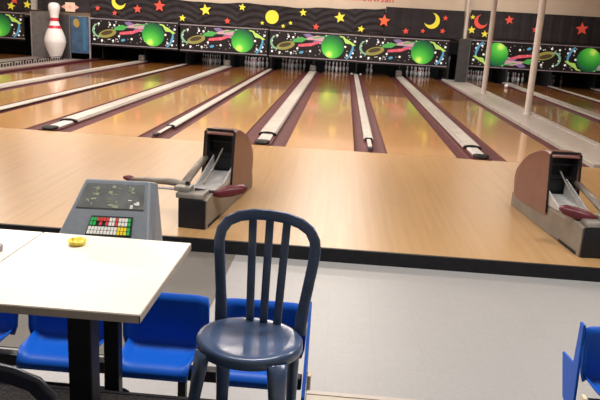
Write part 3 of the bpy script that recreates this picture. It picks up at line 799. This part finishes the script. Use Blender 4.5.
def make_bench(label, x0, x1, legs, endx, seats, wings):
    """beam mounted row of moulded seats facing the camera side"""
    c = (x0+x1)/2
    t = thing('bench_seating', label, 'bench', (c, -7.30, FLOOR))
    obj('beam', B(x0-c, x1-c, -.17, -.11, .235, .300, bev=.008), M['blackmetal'], t)
    for lx in legs:
        l = B(lx-c-.02, lx-c+.02, -.16, -.12, .012, .235); box(l, lx-c-.03, lx-c+.03, -.24, -.02, 0, .012)
        obj('leg', l, M['blackmetal'], t)
    sm = None
    for x in seats:
        if sm is None:
            s_ = obj('seat', seat_shell_mesh(), M['blue'], t, smooth=True); sm = s_.data
        else: s_ = link('seat', sm, None, t)
        s_.location = (x-c, 0, 0)
        m = s_.modifiers.new('s', 'SOLIDIFY'); m.thickness = .012; m.offset = -1
        obj('seat_bracket', B(-.10, .10, -.22, -.05, .300, .326), M['blackmetal'], s_)
    for x, pts in wings:
        obj('side_wing', prism(bmesh.new(), pts, 'X', -.007, .007, bev=.004), M['blue'], t, loc=(x-c, 0, 0))
    for e in endx:
        b = B(e-c-.010, e-c+.010, -.30, -.20, .19, .25, bev=.006)
        obj('end_cap', b, M['cream'], t)
        b = B(e-c-.010, e-c+.010, -.24, -.19, .27, .36, bev=.006)
        obj('end_cap', b, M['cream'], t)
    return t
make_bench('row of blue moulded seats on a black beam beside the cream tables', -1.2, 1.105, (-.85, .50, .98), (1.142,), (-.615, -.115, .385, .885),
  [(1.120, [(.05, .60), (.03, .635), (-.01, .60), (-.34, .30), (-.36, .20), (-.30, .19), (.05, .24)])])
make_bench('blue moulded seat row cut off at the lower right corner', 2.50, 4.6, (2.9, 4.2), (2.465,), (2.712, 3.22, 3.72),
  [(2.486, [(.20, .39), (.035, .41), (.03, .64), (-.02, .64), (-.06, .18), (-.02, .14), (.10, .18)])])
# foot rest bar
t = thing('footrest_bar', 'black bar with a rounded end below the blue seats, behind the table column', 'bar', (.0, -7.60, FLOOR))
bm = bmesh.new(); sweep(bm, [(-.35, 0, .21), (0, 0, .21), (.24, 0, .21), (.27, 0, .21)], [.07, .07, .07, .04], [.045, .045, .045, .03], n=12)
obj('bar', bm, M['blackmetal'], t, smooth=True)
obj('stem', B(-.2, -.17, -.01, .02, 0, .20), M['blackmetal'], t)

# ------------------------------------------------------------------ plastic monobloc chair
def make_chair(label, loc, rz, m, grp=None):
    t = thing('plastic_chair', label, 'chair', loc, rz, grp)
    zs = .425; R = .212
    # seat: dished round disc with apron
    bm = bmesh.new()
    prof = [(0, zs-.012), (.08, zs-.010), (.15, zs-.002), (.195, zs+.006), (.208, zs+.003), (.215, zs-.008), (.215, zs-.036), (.209, zs-.04), (.206, zs-.012), (.19, zs-.006), (0, zs-.022)]
    lathe(bm, prof, 40)
    for v in bm.verts:
        v.co.y *= .88
        if v.co.y < -.05: v.co.z -= .010*min(1, (-v.co.y-.05)/.12)
    obj('seat', bm, m, t, smooth=True)
    # legs
    for sx in (-1, 1):
        for sy in (-1, 1):
            top = Vector((sx*.150, sy*.125, zs-.03)); bot = Vector((sx*(.19 if sy < 0 else .155), sy*(.20 if sy < 0 else .135), 0))
            pts = [top.lerp(bot, k/5) for k in range(6)]
            b = bmesh.new()
            n2 = Vector((sx, sy*.9, 0)).normalized()
            sweep(b, pts, [.085, .075, .066, .06, .055, .05], [.045, .04, .036, .033, .03, .03], up=tuple(n2), n=12)
            obj('leg', b, m, t, smooth=True)
    # back arch, facing -Y, leaning back
    def bk(x, z): # lean function
        return (x, .150 + (z-zs)*.17 - .25*max(0, abs(x)-.1)*.6, z)
    half = [(.172, zs-.02), (.176, zs+.05), (.183, zs+.12), (.193, zs+.20), (.203, zs+.28), (.207, zs+.33), (.200, zs+.37), (.176, zs+.408), (.130, zs+.432), (.07, zs+.445), (0, zs+.449)]
    full = [(-x, z) for x, z in half] + [(x, z) for x, z in half[::-1][1:]]
    path = [bk(x, z) for x, z in full]
    ups = [(0, -1, .1)]*len(path)
    n = len(path)
    wid = []
    for x, z in full: wid.append(.052 if z < zs+.1 else .046)
    b = bmesh.new(); sweep(b, path, wid, .020, up=ups, n=12)
    obj('back_frame', b, m, t, smooth=True)
    for x0, x1 in ((-.082, -.074), (0, 0), (.082, .074)):
        pts = [bk(x0*.72+.012 + (x1-x0*.72-.012)*k/6, zs-.012 + (.449)*k/6) for k in range(7)]
        b = bmesh.new(); sweep(b, pts, .035, .010, up=(0, -1, .1), n=10)
        obj('back_slat', b, m, t, smooth=True)
    return t
make_chair('navy blue plastic chair with slatted arched back, standing in the centre foreground', (.905, -8.04, PLAT), math.radians(-10), M['navy'])
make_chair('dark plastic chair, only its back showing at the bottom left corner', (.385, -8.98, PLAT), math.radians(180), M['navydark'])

# ------------------------------------------------------------------ camera
f, h, yc, cx, pi_, ya, ro = 682.371, 1.89163, 10.52873, 1.20170, .253771, .0511246, .0581845
fw = Vector((-math.sin(ya)*math.cos(pi_), math.cos(ya)*math.cos(pi_), -math.sin(pi_)))
r = fw.cross(Vector((0, 0, 1))).normalized(); u = r.cross(fw)
r2 = math.cos(ro)*r + math.sin(ro)*u; u2 = -math.sin(ro)*r + math.cos(ro)*u
cam = bpy.data.cameras.new('camera'); co = bpy.data.objects.new('camera', cam); COL.objects.link(co)
mw = Matrix((r2, u2, -fw)).transposed().to_4x4(); mw.translation = Vector((cx, -yc, h)); co.matrix_world = mw
cam.sensor_width = 36; cam.lens = f/600*36; cam.clip_end = 200; cam.clip_start = .05
SC.camera = co

# ------------------------------------------------------------------ lights
def area(name, loc, size, power, col=(1, .93, .84), rot=(0, 0, 0), sy=None):
    l = bpy.data.lights.new(name, 'AREA'); l.energy = power; l.color = col; l.size = size
    if sy: l.shape = 'RECTANGLE'; l.size_y = sy
    o = bpy.data.objects.new(name, l); COL.objects.link(o); o.location = loc; o.rotation_euler = rot
    return o
WARM = (1, .90, .80)
for x in (-9, -4, 1): area('ceiling_fluorescent', (x, 1.2, CEIL-.06), 2.4, 200, WARM, sy=.5)
area('ceiling_fluorescent', (6.5, .3, CEIL-.06), 2.4, 60, WARM, sy=.5)
for x in (-9, -4, 1): area('ceiling_fluorescent', (x, 7, CEIL-.06), 2.4, 190, WARM, sy=.5)
for x in (-3, .9, 4.5): area('ceiling_fluorescent', (x, -6.6, CEIL-.06), 2.0, 135, (1, .96, .93), sy=.5)
for x in (-9, -4, 1): area('ceiling_fluorescent', (x, 13.4, CEIL-.06), 2.4, 170, WARM, sy=.5)
area('ceiling_fluorescent', (6.8, 13.4, CEIL-.06), 2.4, 130, WARM, sy=.5)
for i, x in enumerate((-2.6, .9, 4.3, 7.8)):
    area('pin_deck_tube', (x, 17.0, .98), 2.6, 14, (1, .97, .95), rot=(math.radians(40), 0, 0), sy=.08)
w = bpy.data.worlds.new('World'); SC.world = w; w.use_nodes = True
w.node_tree.nodes['Background'].inputs[0].default_value = (1, .93, .85, 1)
w.node_tree.nodes['Background'].inputs[1].default_value = .25
vs_ = SC.view_settings
vs_.view_transform = 'Standard'; vs_.look = 'None'; vs_.gamma = 1; vs_.use_curve_mapping = False; vs_.exposure = .3
